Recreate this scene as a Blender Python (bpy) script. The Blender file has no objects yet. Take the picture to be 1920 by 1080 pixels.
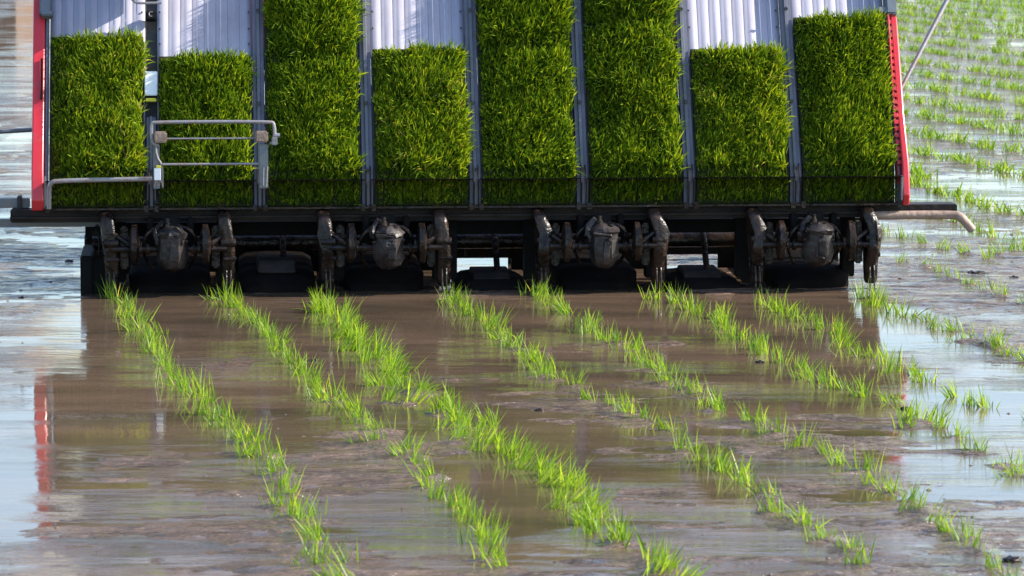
import bpy, bmesh, math, random
import numpy as np
from mathutils import Vector, Matrix, Euler

random.seed(7); RNG = np.random.default_rng(11)
R = math.radians
S = bpy.context.scene
COL = S.collection

# ------------------------------------------------------------------ camera
CAMH, DIST, FPX, PITCH = 1.35, 12.0, 8000.0, R(6.36)
cam_d = bpy.data.cameras.new('camera'); cam = bpy.data.objects.new('camera', cam_d); COL.objects.link(cam)
cam.location = (0, -DIST, CAMH); cam.rotation_euler = (R(90) - PITCH, 0, 0)
cam_d.sensor_width = 36.0; cam_d.lens = FPX / 1920 * 36
cam_d.clip_start = 0.1; cam_d.clip_end = 3000
cam_d.dof.use_dof = True; cam_d.dof.focus_distance = 12.0; cam_d.dof.aperture_fstop = 20
S.camera = cam

# ------------------------------------------------------------------ light
SUN_DIR = Vector((0.80, 0.01, 0.54)).normalized()
w = bpy.data.worlds.new('World'); S.world = w; w.use_nodes = True
nt = w.node_tree; nt.nodes.clear()
sky = nt.nodes.new('ShaderNodeTexSky'); sky.sky_type = 'NISHITA'; sky.sun_disc = False
sky.sun_elevation = math.asin(SUN_DIR.z); sky.sun_rotation = math.atan2(SUN_DIR.x, SUN_DIR.y)
sky.air_density = 1.0; sky.dust_density = 0.9; sky.ozone_density = 1.6
bg = nt.nodes.new('ShaderNodeBackground'); bg.inputs[1].default_value = 0.15
wo = nt.nodes.new('ShaderNodeOutputWorld')
nt.links.new(sky.outputs[0], bg.inputs[0]); nt.links.new(bg.outputs[0], wo.inputs[0])
sd = bpy.data.lights.new('sun', 'SUN'); sd.energy = 4.4; sd.angle = R(0.5); sd.color = (1.0, 0.93, 0.82)
sun = bpy.data.objects.new('sun', sd); COL.objects.link(sun)
sun.rotation_euler = SUN_DIR.to_track_quat('Z', 'Y').to_euler(); sun.location = (5, 3, 8)
S.view_settings.view_transform = 'Standard'; S.view_settings.look = 'None'
S.view_settings.exposure = 1.25; S.view_settings.gamma = 1.0

# ------------------------------------------------------------------ helpers
def ground(px, py, z=0.0):
    """photo pixel -> point of the field (used once, to survey where the rows stand)"""
    a = PITCH + math.atan((py - 540) / FPX)
    d = (CAMH - z) / math.tan(a)
    slant = math.hypot(d, CAMH - z)
    k = slant * math.cos(a - PITCH)
    return (px - 960) / FPX * k, d - DIST
CX = -0.105
def lx(px, Y=0.0): return (px - 960) / FPX * (DIST + Y) * 1.005 - CX
def lz(py, Y=0.0): return CAMH - (DIST + Y) * math.tan(PITCH + math.atan((py - 540) / FPX))
def PT(px, py, Y=0.0): return Vector((lx(px, Y), Y, lz(py, Y)))

def tag(o, label=None, cat=None, group=None, kind=None):
    if label: o['label'] = label
    if cat: o['category'] = cat
    if group: o['group'] = group
    if kind: o['kind'] = kind
    return o
def empty(name, loc=(0, 0, 0), rz=0):
    o = bpy.data.objects.new(name, None); COL.objects.link(o); o.location = loc; o.rotation_euler = (0, 0, rz)
    o.empty_display_size = .1; return o

class MB:
    def __init__(self): self.bm = bmesh.new()
    def _add(self, verts, faces):
        vs = [self.bm.verts.new(v) for v in verts]
        for f in faces:
            try: self.bm.faces.new([vs[i] for i in f])
            except ValueError: pass
        return vs
    def box(self, c, s, rot=None, bev=0.0):
        t = bmesh.new(); bmesh.ops.create_cube(t, size=1)
        for v in t.verts: v.co = Vector((v.co.x * s[0], v.co.y * s[1], v.co.z * s[2]))
        if bev: bmesh.ops.bevel(t, geom=t.edges[:], offset=bev, segments=2, affect='EDGES')
        m = Matrix.Translation(Vector(c)) @ (Euler(rot).to_matrix().to_4x4() if rot else Matrix())
        t.transform(m); me = bpy.data.meshes.new('t'); t.to_mesh(me); t.free(); self.bm.from_mesh(me); bpy.data.meshes.remove(me)
        return self
    def box2(self, a, b, bev=0.0):
        a = Vector(a); b = Vector(b); return self.box((a + b) / 2, [abs(q) for q in (b - a)], None, bev)
    def tube(self, pts, r, n=12, closed=False, smooth=0):
        pts = [Vector(p) for p in pts]
        if smooth:
            for _ in range(smooth):
                q = [pts[0]]
                for i in range(1, len(pts) - 1):
                    q += [pts[i].lerp(pts[i - 1], .28), pts[i].lerp(pts[i + 1], .28)]
                q.append(pts[-1]); pts = q
        rr = r if isinstance(r, (list, tuple)) else [r] * len(pts)
        if len(rr) != len(pts): rr = [rr[0] + (rr[-1] - rr[0]) * i / (len(pts) - 1) for i in range(len(pts))]
        rings = []; nrm = None
        for i, p in enumerate(pts):
            if closed: t = pts[(i + 1) % len(pts)] - pts[i - 1]
            elif i == 0: t = pts[1] - pts[0]
            elif i == len(pts) - 1: t = pts[-1] - pts[-2]
            else: t = (pts[i + 1] - p).normalized() + (p - pts[i - 1]).normalized()
            t.normalize()
            if nrm is None: nrm = t.cross(Vector((0, 0, 1)) if abs(t.z) < .9 else Vector((1, 0, 0)))
            nrm = (nrm - t * nrm.dot(t)).normalized(); b = t.cross(nrm)
            rings.append([self.bm.verts.new(p + (nrm * math.cos(k * 2 * math.pi / n) + b * math.sin(k * 2 * math.pi / n)) * rr[i]) for k in range(n)])
        m = len(rings)
        for i in range(m if closed else m - 1):
            A, B = rings[i], rings[(i + 1) % m]
            for k in range(n): self.bm.faces.new([A[k], A[(k + 1) % n], B[(k + 1) % n], B[k]])
        if not closed:
            self.bm.faces.new(rings[0][::-1]); self.bm.faces.new(rings[-1])
        return self
    def lathe(self, prof, c, axis='Z', n=24, sx=1, sy=1):
        """prof: (radius, height) pairs; axis X/Y/Z"""
        c = Vector(c); rings = []
        for r, h in prof:
            ring = []
            for k in range(n):
                a = 2 * math.pi * k / n; u, v = r * math.cos(a) * sx, r * math.sin(a) * sy
                p = {'Z': (u, v, h), 'X': (h, u, v), 'Y': (u, h, v)}[axis]
                ring.append(self.bm.verts.new(c + Vector(p)))
            rings.append(ring)
        for A, B in zip(rings, rings[1:]):
            for k in range(n): self.bm.faces.new([A[k], A[(k + 1) % n], B[(k + 1) % n], B[k]])
        self.bm.faces.new(rings[0][::-1]); self.bm.faces.new(rings[-1])
        return self
    def prism(self, poly, x0, x1):
        """polygon in (y,z), extruded along x"""
        n = len(poly)
        vs = [self.bm.verts.new((x0, p[0], p[1])) for p in poly] + [self.bm.verts.new((x1, p[0], p[1])) for p in poly]
        self.bm.faces.new(vs[:n][::-1]); self.bm.faces.new(vs[n:])
        for i in range(n): self.bm.faces.new([vs[i], vs[(i + 1) % n], vs[n + (i + 1) % n], vs[n + i]])
        return self
    def jitter(self, amt, seed=0):
        rnd = random.Random(seed)
        for v in self.bm.verts: v.co += Vector((rnd.gauss(0, amt), rnd.gauss(0, amt), rnd.gauss(0, amt)))
        return self
    def build(self, name, mat, parent=None, smooth=35, bevel=0):
        bmesh.ops.recalc_face_normals(self.bm, faces=self.bm.faces[:])
        me = bpy.data.meshes.new(name); self.bm.to_mesh(me); self.bm.free()
        o = bpy.data.objects.new(name, me); COL.objects.link(o); me.materials.append(mat)
        if parent: o.parent = parent
        if smooth:
            me.polygons.foreach_set('use_smooth', [True] * len(me.polygons))
            try: me.set_sharp_from_angle(angle=R(smooth))
            except Exception: pass
        if bevel:
            b = o.modifiers.new('b', 'BEVEL'); b.width = bevel; b.segments = 2; b.limit_method = 'ANGLE'
        return o

def copy_tree(o, parent=None):
    c = o.copy(); COL.objects.link(c); c.parent = parent
    for ch in list(o.children): copy_tree(ch, c)
    return c

# value noise in numpy
def _hash(ix, iy, s):
    h = (ix.astype(np.int64) * 374761393 + iy.astype(np.int64) * 668265263 + s * 974634777) & 0xffffffff
    h = ((h ^ (h >> 13)) * 1274126177) & 0xffffffff
    return ((h ^ (h >> 16)) & 0xffff) / 65535.0
def vnoise(x, y, s=0):
    ix = np.floor(x); iy = np.floor(y); fx = x - ix; fy = y - iy
    fx = fx * fx * fx * (fx * (fx * 6 - 15) + 10); fy = fy * fy * fy * (fy * (fy * 6 - 15) + 10)
    a = _hash(ix, iy, s); b = _hash(ix + 1, iy, s); c = _hash(ix, iy + 1, s); d = _hash(ix + 1, iy + 1, s)
    return (a + (b - a) * fx) * (1 - fy) + (c + (d - c) * fx) * fy
def fbm(x, y, f, octv=4, s=0, gain=.5):
    t = 0; a = 1; n = 0
    for i in range(octv):
        ca, sa = math.cos(1.1 * i + s), math.sin(1.1 * i + s)
        t = t + a * vnoise((x * ca - y * sa) * f + 17.3 * i, (x * sa + y * ca) * f - 9.1 * i, s + i); n += a; a *= gain; f *= 2.03
    return t / n * 2 - 1

# ------------------------------------------------------------------ materials
def mat(name, base=(.5, .5, .5), rough=.5, metal=0.0, spec=.5, n2=None, nscale=20, nthr=(.45, .6), bump=0.0, bscale=60, rough2=None, stretch=(1, 1, 1), n3=None, coat=0):
    m = bpy.data.materials.new(name); m.use_nodes = True; t = m.node_tree; p = t.nodes['Principled BSDF']
    p.inputs['Base Color'].default_value = (*base, 1); p.inputs['Roughness'].default_value = rough
    p.inputs['Metallic'].default_value = metal; p.inputs['Specular IOR Level'].default_value = spec
    if coat: p.inputs['Coat Weight'].default_value = coat; p.inputs['Coat Roughness'].default_value = .15
    tc = t.nodes.new('ShaderNodeTexCoord'); mp = t.nodes.new('ShaderNodeMapping'); mp.inputs['Scale'].default_value = stretch
    t.links.new(tc.outputs['Object'], mp.inputs[0])
    if n2:
        nz = t.nodes.new('ShaderNodeTexNoise'); nz.inputs['Scale'].default_value = nscale; nz.inputs['Detail'].default_value = 6; nz.inputs['Roughness'].default_value = .65
        t.links.new(mp.outputs[0], nz.inputs['Vector'])
        cr = t.nodes.new('ShaderNodeMapRange'); cr.inputs[1].default_value = nthr[0]; cr.inputs[2].default_value = nthr[1]
        t.links.new(nz.outputs[0], cr.inputs[0])
        mx = t.nodes.new('ShaderNodeMix'); mx.data_type = 'RGBA'
        mx.inputs[6].default_value = (*base, 1); mx.inputs[7].default_value = (*n2, 1)
        t.links.new(cr.outputs[0], mx.inputs[0]); t.links.new(mx.outputs[2], p.inputs['Base Color'])
        if rough2 is not None:
            mr = t.nodes.new('ShaderNodeMapRange'); mr.inputs[3].default_value = rough; mr.inputs[4].default_value = rough2
            t.links.new(cr.outputs[0], mr.inputs[0]); t.links.new(mr.outputs[0], p.inputs['Roughness'])
    if bump:
        nb = t.nodes.new('ShaderNodeTexNoise'); nb.inputs['Scale'].default_value = bscale; nb.inputs['Detail'].default_value = 5
        t.links.new(mp.outputs[0], nb.inputs['Vector'])
        b = t.nodes.new('ShaderNodeBump'); b.inputs['Strength'].default_value = bump; b.inputs['Distance'].default_value = .01
        t.links.new(nb.outputs[0], b.inputs['Height']); t.links.new(b.outputs[0], p.inputs['Normal'])
    return m

M = {}
M['tray'] = mat('tray_metal', (.36, .35, .42), .5, .2, .5, n2=(.29, .27, .31), nscale=9, nthr=(.5, .75), bump=.06, bscale=40, rough2=.5, stretch=(1, 1, .15))
M['divider'] = mat('divider_metal', (.125, .13, .165), .5, .1, .4, n2=(.08, .08, .09), nscale=14, nthr=(.5, .8), bump=.05)
M['red'] = mat('red_paint', (.50, .018, .026), .38, 0, .5, n2=(.30, .09, .07), nscale=13, nthr=(.56, .74), bump=.02, coat=.4)
M['mudmetal'] = mat('muddy_black_metal', (.005, .0038, .0034), .26, 0, .28, n2=(.034, .020, .014), nscale=16, nthr=(.42, .66), bump=.55, bscale=55, rough2=.3)
M['floatmat'] = mat('muddy_float', (.004, .003, .003), .7, 0, .08, n2=(.012, .008, .006), nscale=8, nthr=(.5, .7), bump=.3, bscale=20)
M['darkmetal'] = mat('dark_metal', (.004, .004, .004), .65, 0, .12, n2=(.010, .007, .006), nscale=12, nthr=(.5, .7), bump=.3, bscale=50)
M['mudcase'] = mat('mud_caked_case', (.012, .010, .010), .42, 0, .3, n2=(.042, .034, .033), nscale=22, nthr=(.4, .65), bump=.5, bscale=40)
M['mudtan'] = mat('dried_mud_coat', (.30, .22, .17), .55, 0, .3, n2=(.14, .095, .07), nscale=14, nthr=(.5, .7), bump=.35, bscale=60)
M['beam'] = mat('beam_steel_with_mud', (.024, .018, .016), .55, 0, .22, n2=(.009, .007, .006), nscale=10, nthr=(.42, .62), bump=.35, bscale=50)
M['steel'] = mat('galvanised_steel', (.26, .25, .26), .4, .4, .5, n2=(.24, .17, .14), nscale=24, nthr=(.52, .68), bump=.15, rough2=.6)
M['gunmetal'] = mat('grey_painted_steel', (.13, .15, .17), .4, .2, .5, n2=(.2, .17, .15), nscale=18, nthr=(.55, .75), bump=.1)
M['black'] = mat('black_rubber', (.015, .015, .016), .5, n2=(.05, .04, .03), nscale=14, bump=.2)
M['white'] = mat('white_label_plate', (.72, .76, .8), .4, n2=(.5, .5, .5), nscale=20, nthr=(.6, .8))
M['yellow'] = mat('yellow_label', (.62, .55, .03), .4)
M['soil'] = mat('seedling_soil', (.022, .030, .010), .9, spec=.1, n2=(.035, .035, .015), nscale=60, bump=.5)
M['tyre'] = mat('muddy_tyre', (.20, .14, .10), .5, n2=(.05, .04, .035), nscale=12, nthr=(.5, .7), bump=.5, bscale=40)
M['bolt'] = mat('bolt_dark', (.03, .03, .035), .4)
M['shed'] = mat('weathered_timber', (.17, .11, .075), .8, n2=(.10, .065, .045), nscale=3, stretch=(6, 6, .4), bump=.4, bscale=30)
M['roof'] = mat('roof_sheet', (.12, .10, .10), .5, n2=(.16, .12, .1), nscale=5)
M['earth'] = mat('bank_earth', (.14, .10, .07), .9, n2=(.10, .11, .05), nscale=1.5, bump=.5, bscale=8)

def grass_mat(name, c1, c2, c3, trans=.5):
    m = bpy.data.materials.new(name); m.use_nodes = True; t = m.node_tree; p = t.nodes['Principled BSDF']; out = t.nodes['Material Output']
    at = t.nodes.new('ShaderNodeAttribute'); at.attribute_name = 'rnd'
    cr = t.nodes.new('ShaderNodeValToRGB'); e = cr.color_ramp.elements
    e[0].color = (*c1, 1); e[1].color = (*c3, 1); k = e.new(.55); k.color = (*c2, 1)
    k2 = e.new(.985); k2.color = (*c3, 1); e[-1].color = (.42, .34, .12, 1)
    t.links.new(at.outputs['Fac'], cr.inputs[0]); t.links.new(cr.outputs[0], p.inputs['Base Color'])
    p.inputs['Roughness'].default_value = .42; p.inputs['Specular IOR Level'].default_value = .35
    tr = t.nodes.new('ShaderNodeBsdfTranslucent')
    hs = t.nodes.new('ShaderNodeMix'); hs.data_type = 'RGBA'; hs.blend_type = 'MULTIPLY'; hs.inputs[0].default_value = 1; hs.inputs[7].default_value = (1.9, 1.6, .6, 1)
    t.links.new(cr.outputs[0], hs.inputs[6]); t.links.new(hs.outputs[2], tr.inputs[0])
    mx = t.nodes.new('ShaderNodeMixShader'); mx.inputs[0].default_value = trans
    t.links.new(p.outputs[0], mx.inputs[1]); t.links.new(tr.outputs[0], mx.inputs[2]); t.links.new(mx.outputs[0], out.inputs[0])
    return m
M['grass'] = grass_mat('rice_leaf_mat', (.028, .080, .006), (.125, .230, .013), (.40, .49, .032), .28)  # sunlit and shaded tones are put into the leaf-to-leaf colour ramp
M['grass2'] = grass_mat('rice_leaf_field', (.08, .18, .015), (.14, .27, .02), (.27, .38, .05), .5)

# mud: wet, glossy, brown.   water: turbid shallow sheet
def wet_mud():
    m = bpy.data.materials.new('wet_mud'); m.use_nodes = True; t = m.node_tree; p = t.nodes['Principled BSDF']
    tc = t.nodes.new('ShaderNodeTexCoord')
    mp = t.nodes.new('ShaderNodeMapping'); mp.inputs['Scale'].default_value = (.36, 1, 1); mp.inputs['Rotation'].default_value = (0, 0, R(3)); t.links.new(tc.outputs['Object'], mp.inputs[0])
    def noise(s, d=5, r=.6, vec=None):
        n = t.nodes.new('ShaderNodeTexNoise'); n.inputs['Scale'].default_value = s; n.inputs['Detail'].default_value = d; n.inputs['Roughness'].default_value = r
        t.links.new(vec or tc.outputs['Object'], n.inputs['Vector']); return n
    n1 = noise(7, 7, .7, mp.outputs[0]); cr = t.nodes.new('ShaderNodeValToRGB'); e = cr.color_ramp.elements
    e[0].position = .3; e[0].color = (.062, .040, .027, 1); e[1].position = .7; e[1].color = (.19, .125, .088, 1)
    t.links.new(n1.outputs[0], cr.inputs[0]); t.links.new(cr.outputs[0], p.inputs['Base Color'])
    n2 = noise(14, 5, .6, mp.outputs[0]); mr = t.nodes.new('ShaderNodeMapRange'); mr.inputs[1].default_value = .35; mr.inputs[2].default_value = .7; mr.inputs[3].default_value = .05; mr.inputs[4].default_value = .26
    t.links.new(n2.outputs[0], mr.inputs[0]); t.links.new(mr.outputs[0], p.inputs['Roughness'])
    p.inputs['IOR'].default_value = 1.42
    nb = noise(10, 6, .6, mp.outputs[0]); b = t.nodes.new('ShaderNodeBump'); b.inputs['Strength'].default_value = 1.0; b.inputs['Distance'].default_value = .085
    ng = noise(48, 5, .7); bg_ = t.nodes.new('ShaderNodeBump'); bg_.inputs['Strength'].default_value = 1; bg_.inputs['Distance'].default_value = .006; t.links.new(ng.outputs[0], bg_.inputs['Height']); t.links.new(bg_.outputs[0], b.inputs['Normal'])
    t.links.new(nb.outputs[0], b.inputs['Height']); t.links.new(b.outputs[0], p.inputs['Normal'])
    return m
def water_mat():
    m = bpy.data.materials.new('turbid_water'); m.use_nodes = True; t = m.node_tree; p = t.nodes['Principled BSDF']
    tc = t.nodes.new('ShaderNodeTexCoord')
    mp = t.nodes.new('ShaderNodeMapping'); mp.inputs['Scale'].default_value = (.3, 1, 1); mp.inputs['Rotation'].default_value = (0, 0, R(3)); t.links.new(tc.outputs['Object'], mp.inputs[0])
    def noise(s, d=5, r=.6, vec=None):
        n = t.nodes.new('ShaderNodeTexNoise'); n.inputs['Scale'].default_value = s; n.inputs['Detail'].default_value = d; n.inputs['Roughness'].default_value = r
        t.links.new(vec or tc.outputs['Object'], n.inputs['Vector']); return n
    n1 = noise(3, 7, .65, mp.outputs[0]); cr = t.nodes.new('ShaderNodeValToRGB'); e = cr.color_ramp.elements
    e[0].position = .35; e[0].color = (.060, .045, .030, 1); e[1].position = .68; e[1].color = (.145, .094, .064, 1)
    t.links.new(n1.outputs[0], cr.inputs[0]); t.links.new(cr.outputs[0], p.inputs['Base Color'])
    p.inputs['Roughness'].default_value = .02; p.inputs['IOR'].default_value = 1.36
    # thin film of silt in drifting patches breaks the mirror
    n3 = noise(5.5, 7, .68, mp.outputs[0]); mr = t.nodes.new('ShaderNodeMapRange'); mr.inputs[1].default_value = .50; mr.inputs[2].default_value = .62; mr.inputs[3].default_value = .015; mr.inputs[4].default_value = .16
    t.links.new(n3.outputs[0], mr.inputs[0]); t.links.new(mr.outputs[0], p.inputs['Roughness'])
    nb = noise(14, 6, .62, mp.outputs[0]); nb2 = noise(6, 4, .55)
    calm = t.nodes.new('ShaderNodeAttribute'); calm.attribute_name = 'rip'
    b = t.nodes.new('ShaderNodeBump'); b.inputs['Distance'].default_value = .030
    nm = noise(3.6, 6, .7, mp.outputs[0]); mm = t.nodes.new('ShaderNodeMapRange'); mm.inputs[1].default_value = .44; mm.inputs[2].default_value = .60; mm.inputs[3].default_value = .06; mm.inputs[4].default_value = 1.0
    t.links.new(nm.outputs[0], mm.inputs[0]); ml = t.nodes.new('ShaderNodeMath'); ml.operation = 'MULTIPLY'
    t.links.new(mm.outputs[0], ml.inputs[0]); t.links.new(calm.outputs['Fac'], ml.inputs[1]); t.links.new(ml.outputs[0], b.inputs['Strength'])
    b2 = t.nodes.new('ShaderNodeBump'); b2.inputs['Distance'].default_value = .0012; b2.inputs['Strength'].default_value = .5
    t.links.new(nb2.outputs[0], b2.inputs['Height']); t.links.new(nb.outputs[0], b.inputs['Height']); t.links.new(b2.outputs[0], b.inputs['Normal'])
    t.links.new(b.outputs[0], p.inputs['Normal'])
    return m
M['mud'] = wet_mud(); M['water'] = water_mat()

# ------------------------------------------------------------------ the paddy: mud relief + water sheet
def blob(x, y, cx, cy, rx, ry, soft=.35):
    d = np.sqrt(((x - cx) / rx) ** 2 + ((y - cy) / ry) ** 2)
    return np.clip((1 - d) / soft + .5, 0, 1)
def pxblob(x, y, px, py, wpx, hpx, soft=.35):
    cx, cy = ground(px, py); _, y0 = ground(px, py - hpx); _, y1 = ground(px, py + hpx)
    return blob(x, y, cx, (y0 + y1) / 2, wpx / FPX * (12 + cy), abs(y0 - y1) / 2, soft)
POOLS = [(20, 850, 150, 190), (985, 935, 150, 105), (1560, 650, 240, 95), (330, 605, 260, 50), (760, 600, 260, 40), (1150, 590, 260, 40),
         (250, 780, 190, 60), (650, 670, 150, 55), (1850, 760, 140, 40), (30, 55, 110, 75), (1350, 900, 60, 60), (40, 262, 60, 22)]
SILT = [(330, 960, 230, 70, .8), (1250, 800, 160, 60, .5), (1100, 1060, 500, 50, .7), (1650, 900, 260, 140, .7), (1080, 770, 120, 25, .9),
        (700, 850, 110, 90, .8), (60, 500, 160, 60, 1.0), (30, 250, 90, 220, 1.25), (1800, 520, 200, 80, 1.3), (1800, 640, 160, 30, .8), (1800, 1000, 180, 60, .8), (1820, 150, 300, 230, 1.3), (1300, 640, 80, 20, .6), (1318, 484, 75, 16, 2.4), (560, 1000, 200, 60, .6)]
def sfbm(x, y, f, octv, s, gain):
    t = 0; a = 1; n = 0
    for i in range(octv): t = t + a * vnoise(x * f + 7.7 * i + .8 * vnoise(x * f * .5, y * f * .3, s + 50), y * f - 5.1 * i, s + i); n += a; a *= gain; f *= 2.1
    return t / n * 2 - 1
def relief(x, y):
    h = .0080 * fbm(x * .6, y * 1.0, 3.3, 6, 3, .6) + .0066 * sfbm(x * .35, y, 12, 4, 9, .68)
    bias = np.full_like(x, -.0030)
    s = np.zeros_like(x)
    for px, py, a, b in POOLS: s = np.maximum(s, pxblob(x, y, px, py, a, b, .5))
    for px, py, a, b, k in SILT: bias += .0050 * k * pxblob(x, y, px, py, a, b, 1.4)
    h = h + bias * (1 - s) - .016 * s
    return h, s
def grid(name, xs, ys, fn, material, attr=None):
    X, Y = np.meshgrid(xs, ys); H, A = fn(X, Y)
    nx, ny = len(xs), len(ys)
    me = bpy.data.meshes.new(name)
    co = np.stack([X, Y, H], -1).reshape(-1, 3).astype(np.float32)
    i = np.arange((ny - 1) * (nx - 1)); r = i // (nx - 1); c = i % (nx - 1); a = r * nx + c
    f = np.stack([a, a + 1, a + nx + 1, a + nx], -1).reshape(-1).astype(np.int32)
    me.vertices.add(len(co)); me.vertices.foreach_set('co', co.ravel())
    me.loops.add(len(f)); me.loops.foreach_set('vertex_index', f)
    me.polygons.add(len(i)); me.polygons.foreach_set('loop_start', (np.arange(len(i)) * 4).astype(np.int32))
    me.polygons.foreach_set('use_smooth', np.ones(len(i), bool))
    me.update(calc_edges=True); me.validate()
    if attr:
        at = me.attributes.new(attr, 'FLOAT', 'POINT'); at.data.foreach_set('value', A.reshape(-1).astype(np.float32))
    o = bpy.data.objects.new(name, me); COL.objects.link(o); me.materials.append(material); return o

# one non-uniform sheet for the mud: fine where the rows stand, coarse towards the far banks
xs = np.concatenate([[-900, -200, -60, -20, -9], np.arange(-5, -2.0, .05), np.arange(-2.0, 2.2, .0115), np.arange(2.2, 5, .05), [9, 20, 60, 200, 900]])
ys = np.concatenate([[-900, -200, -40, -14, -8], np.arange(-5.6, 1.2, .0115), np.arange(1.2, 6, .035), np.arange(6, 24, .08), [26, 30, 38, 60, 200, 900]])
def mudfn(x, y):
    h, s = relief(x, y)
    inside = (np.abs(x) < 60) & (y < 38.1) & (y > -14.1)
    h = np.where(inside, h, .35 * (fbm(x, y, .02, 3, 5) + .9)); h = np.where(np.abs(x) + np.abs(y) < 8, h, h)
    return h, s
mud = tag(grid('mud', xs, ys, mudfn, M['mud']), kind='structure')
wx = np.concatenate([[-60, -20, -8], np.arange(-5, 5, .1), [8, 20, 60]]); wy = np.concatenate([[-14, -9], np.arange(-6, 24, .1), [28, 38]])
def watfn(x, y):
    _, s = relief(x, y)
    rip = .15 + .85 * np.clip(.5 + 1.2 * fbm(x, y, .9, 3, 21), 0, 1)
    return np.zeros_like(x), rip * (1 - .93 * s)
water = tag(grid('water', wx, wy, watfn, M['water'], 'rip'), kind='structure')

# ------------------------------------------------------------------ leaves
def blades_mesh(name, base, dirn, length, width, droop, mat_, seg=3, rnd=None):
    """one mesh of tapering, bending leaves; all args numpy arrays of n rows"""
    n = len(base); up = np.array([0, 0, 1.0])
    d = dirn / np.linalg.norm(dirn, axis=1, keepdims=True)
    rv = RNG.normal(size=(n, 3)); side = np.cross(d, rv); side /= np.linalg.norm(side, axis=1, keepdims=True)
    bend = np.cross(side, d)                       # direction in which the leaf curls
    verts = np.zeros((n, seg * 2 + 1, 3))
    prof = [.55, 1.0, .8, .45, .2]
    for k in range(seg):
        t = k / seg
        c = base + d * (length * t)[:, None] + (bend * .35 * droop[:, None] + droop[:, None] * np.array([0, 0, -1.0])) * (length * t * t)[:, None]
        wv = side * (width * prof[k] * .5)[:, None]
        verts[:, 2 * k] = c - wv; verts[:, 2 * k + 1] = c + wv
    verts[:, -1] = base + d * length[:, None] + (bend * .35 * droop[:, None] + droop[:, None] * np.array([0, 0, -1.0])) * length[:, None]
    nv = seg * 2 + 1; o0 = (np.arange(n) * nv)[:, None]
    quads = np.concatenate([o0 + np.array([2 * k, 2 * k + 1, 2 * k + 3, 2 * k + 2]) for k in range(seg - 1)], 0)
    tris = o0 + np.array([2 * seg - 2, 2 * seg - 1, 2 * seg])
    me = bpy.data.meshes.new(name); me.vertices.add(n * nv); me.vertices.foreach_set('co', verts.reshape(-1).astype(np.float32))
    idx = np.concatenate([quads.ravel(), tris.ravel()]).astype(np.int32)
    ls = np.concatenate([np.arange(len(quads)) * 4, len(quads) * 4 + np.arange(len(tris)) * 3]).astype(np.int32)
    me.loops.add(len(idx)); me.loops.foreach_set('vertex_index', idx)
    me.polygons.add(len(ls)); me.polygons.foreach_set('loop_start', ls); me.polygons.foreach_set('use_smooth', np.ones(len(ls), bool))
    me.update(calc_edges=True); me.validate()
    r = RNG.random(n) if rnd is None else rnd
    at = me.attributes.new('rnd', 'FLOAT', 'POINT'); at.data.foreach_set('value', np.repeat(r, nv).astype(np.float32))
    me.materials.append(mat_); return me

# ------------------------------------------------------------------ the transplanter
root = empty('rice_transplanter', (CX, 0, 0), R(4.0))
tag(root, 'riding rice transplanter seen from behind with muddy planting arms and a red-sided seedling tray', 'transplanter')
LANE = .3045; LC = lx(893, .08); MATW = .262
lane_x = [LC + (i - 3.5) * LANE for i in range(8)]
TILT = R(62); YB = .06; ZB = lz(386, YB); FOOT = .088; ZV = ZB + FOOT
def tray_pt(x, s, off=0.0):
    """s metres up along the tray from the bottom rail, off metres out of its face"""
    if s < FOOT: return Vector((x, YB - off, ZB + s))
    q = s - FOOT
    return Vector((x, YB + q * math.cos(TILT) - off * math.sin(TILT), ZV + q * math.sin(TILT) + off * math.cos(TILT)))
TOP = .78
def s_of(py):
    lo, hi = 0, .9
    for _ in range(40):
        m_ = (lo + hi) / 2; p = tray_pt(0, m_, .03)
        a = math.atan((CAMH - p.z) / (DIST + p.y)); q = 540 + FPX * math.tan(a - PITCH)
        if q > py: lo = m_
        else: hi = m_
    return lo
tops = [66, 103, 114, 91, 97, 47, 93, 34]
# lanes: ribbed sheet metal pans, one part each
for i, x in enumerate(lane_x):
    b = MB(); hw = .135
    prof = []; nr = 8
    for k in range(nr):
        c = -hw + (k + .5) * 2 * hw / nr; e_ = (.006 if k % 3 == 1 else .0035); prof += [(c - e_ - .002, 0), (c - e_, .0009), (c + e_, .0009), (c + e_ + .002, 0), (c + .0145, 0), (c + .0155, -.0015), (c + .0165, 0)][:7 if k < nr - 1 else 4]
    prof = [(-hw, 0)] + prof + [(hw, 0)]
    rows = []
    for s in (0, .086, .10, .35, TOP): rows.append([b.bm.verts.new(tray_pt(x + u, s, v)) for u, v in prof])
    for A, B in zip(rows, rows[1:]):
        for k in range(len(A) - 1): b.bm.faces.new([A[k], A[k + 1], B[k + 1], B[k]])
    o = b.build('tray_lane', M['tray'], root, smooth=25)
    sl = o.modifiers.new('s', 'SOLIDIFY'); sl.thickness = .002; sl.offset = -1
    # punched holes with dark bolts along both edges
    for u in (-.128, .126):
        for s in (.50, .547, .60, .66, .70):
            if s < s_of(tops[i]) + .05: continue
            p = tray_pt(x + u, float(s), .002); MB().lathe([(.0001, 0), (.0028, 0), (.0028, -.003), (.0001, -.003)], p, 'Y', 8).build('rivet', M['bolt'], o)
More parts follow.
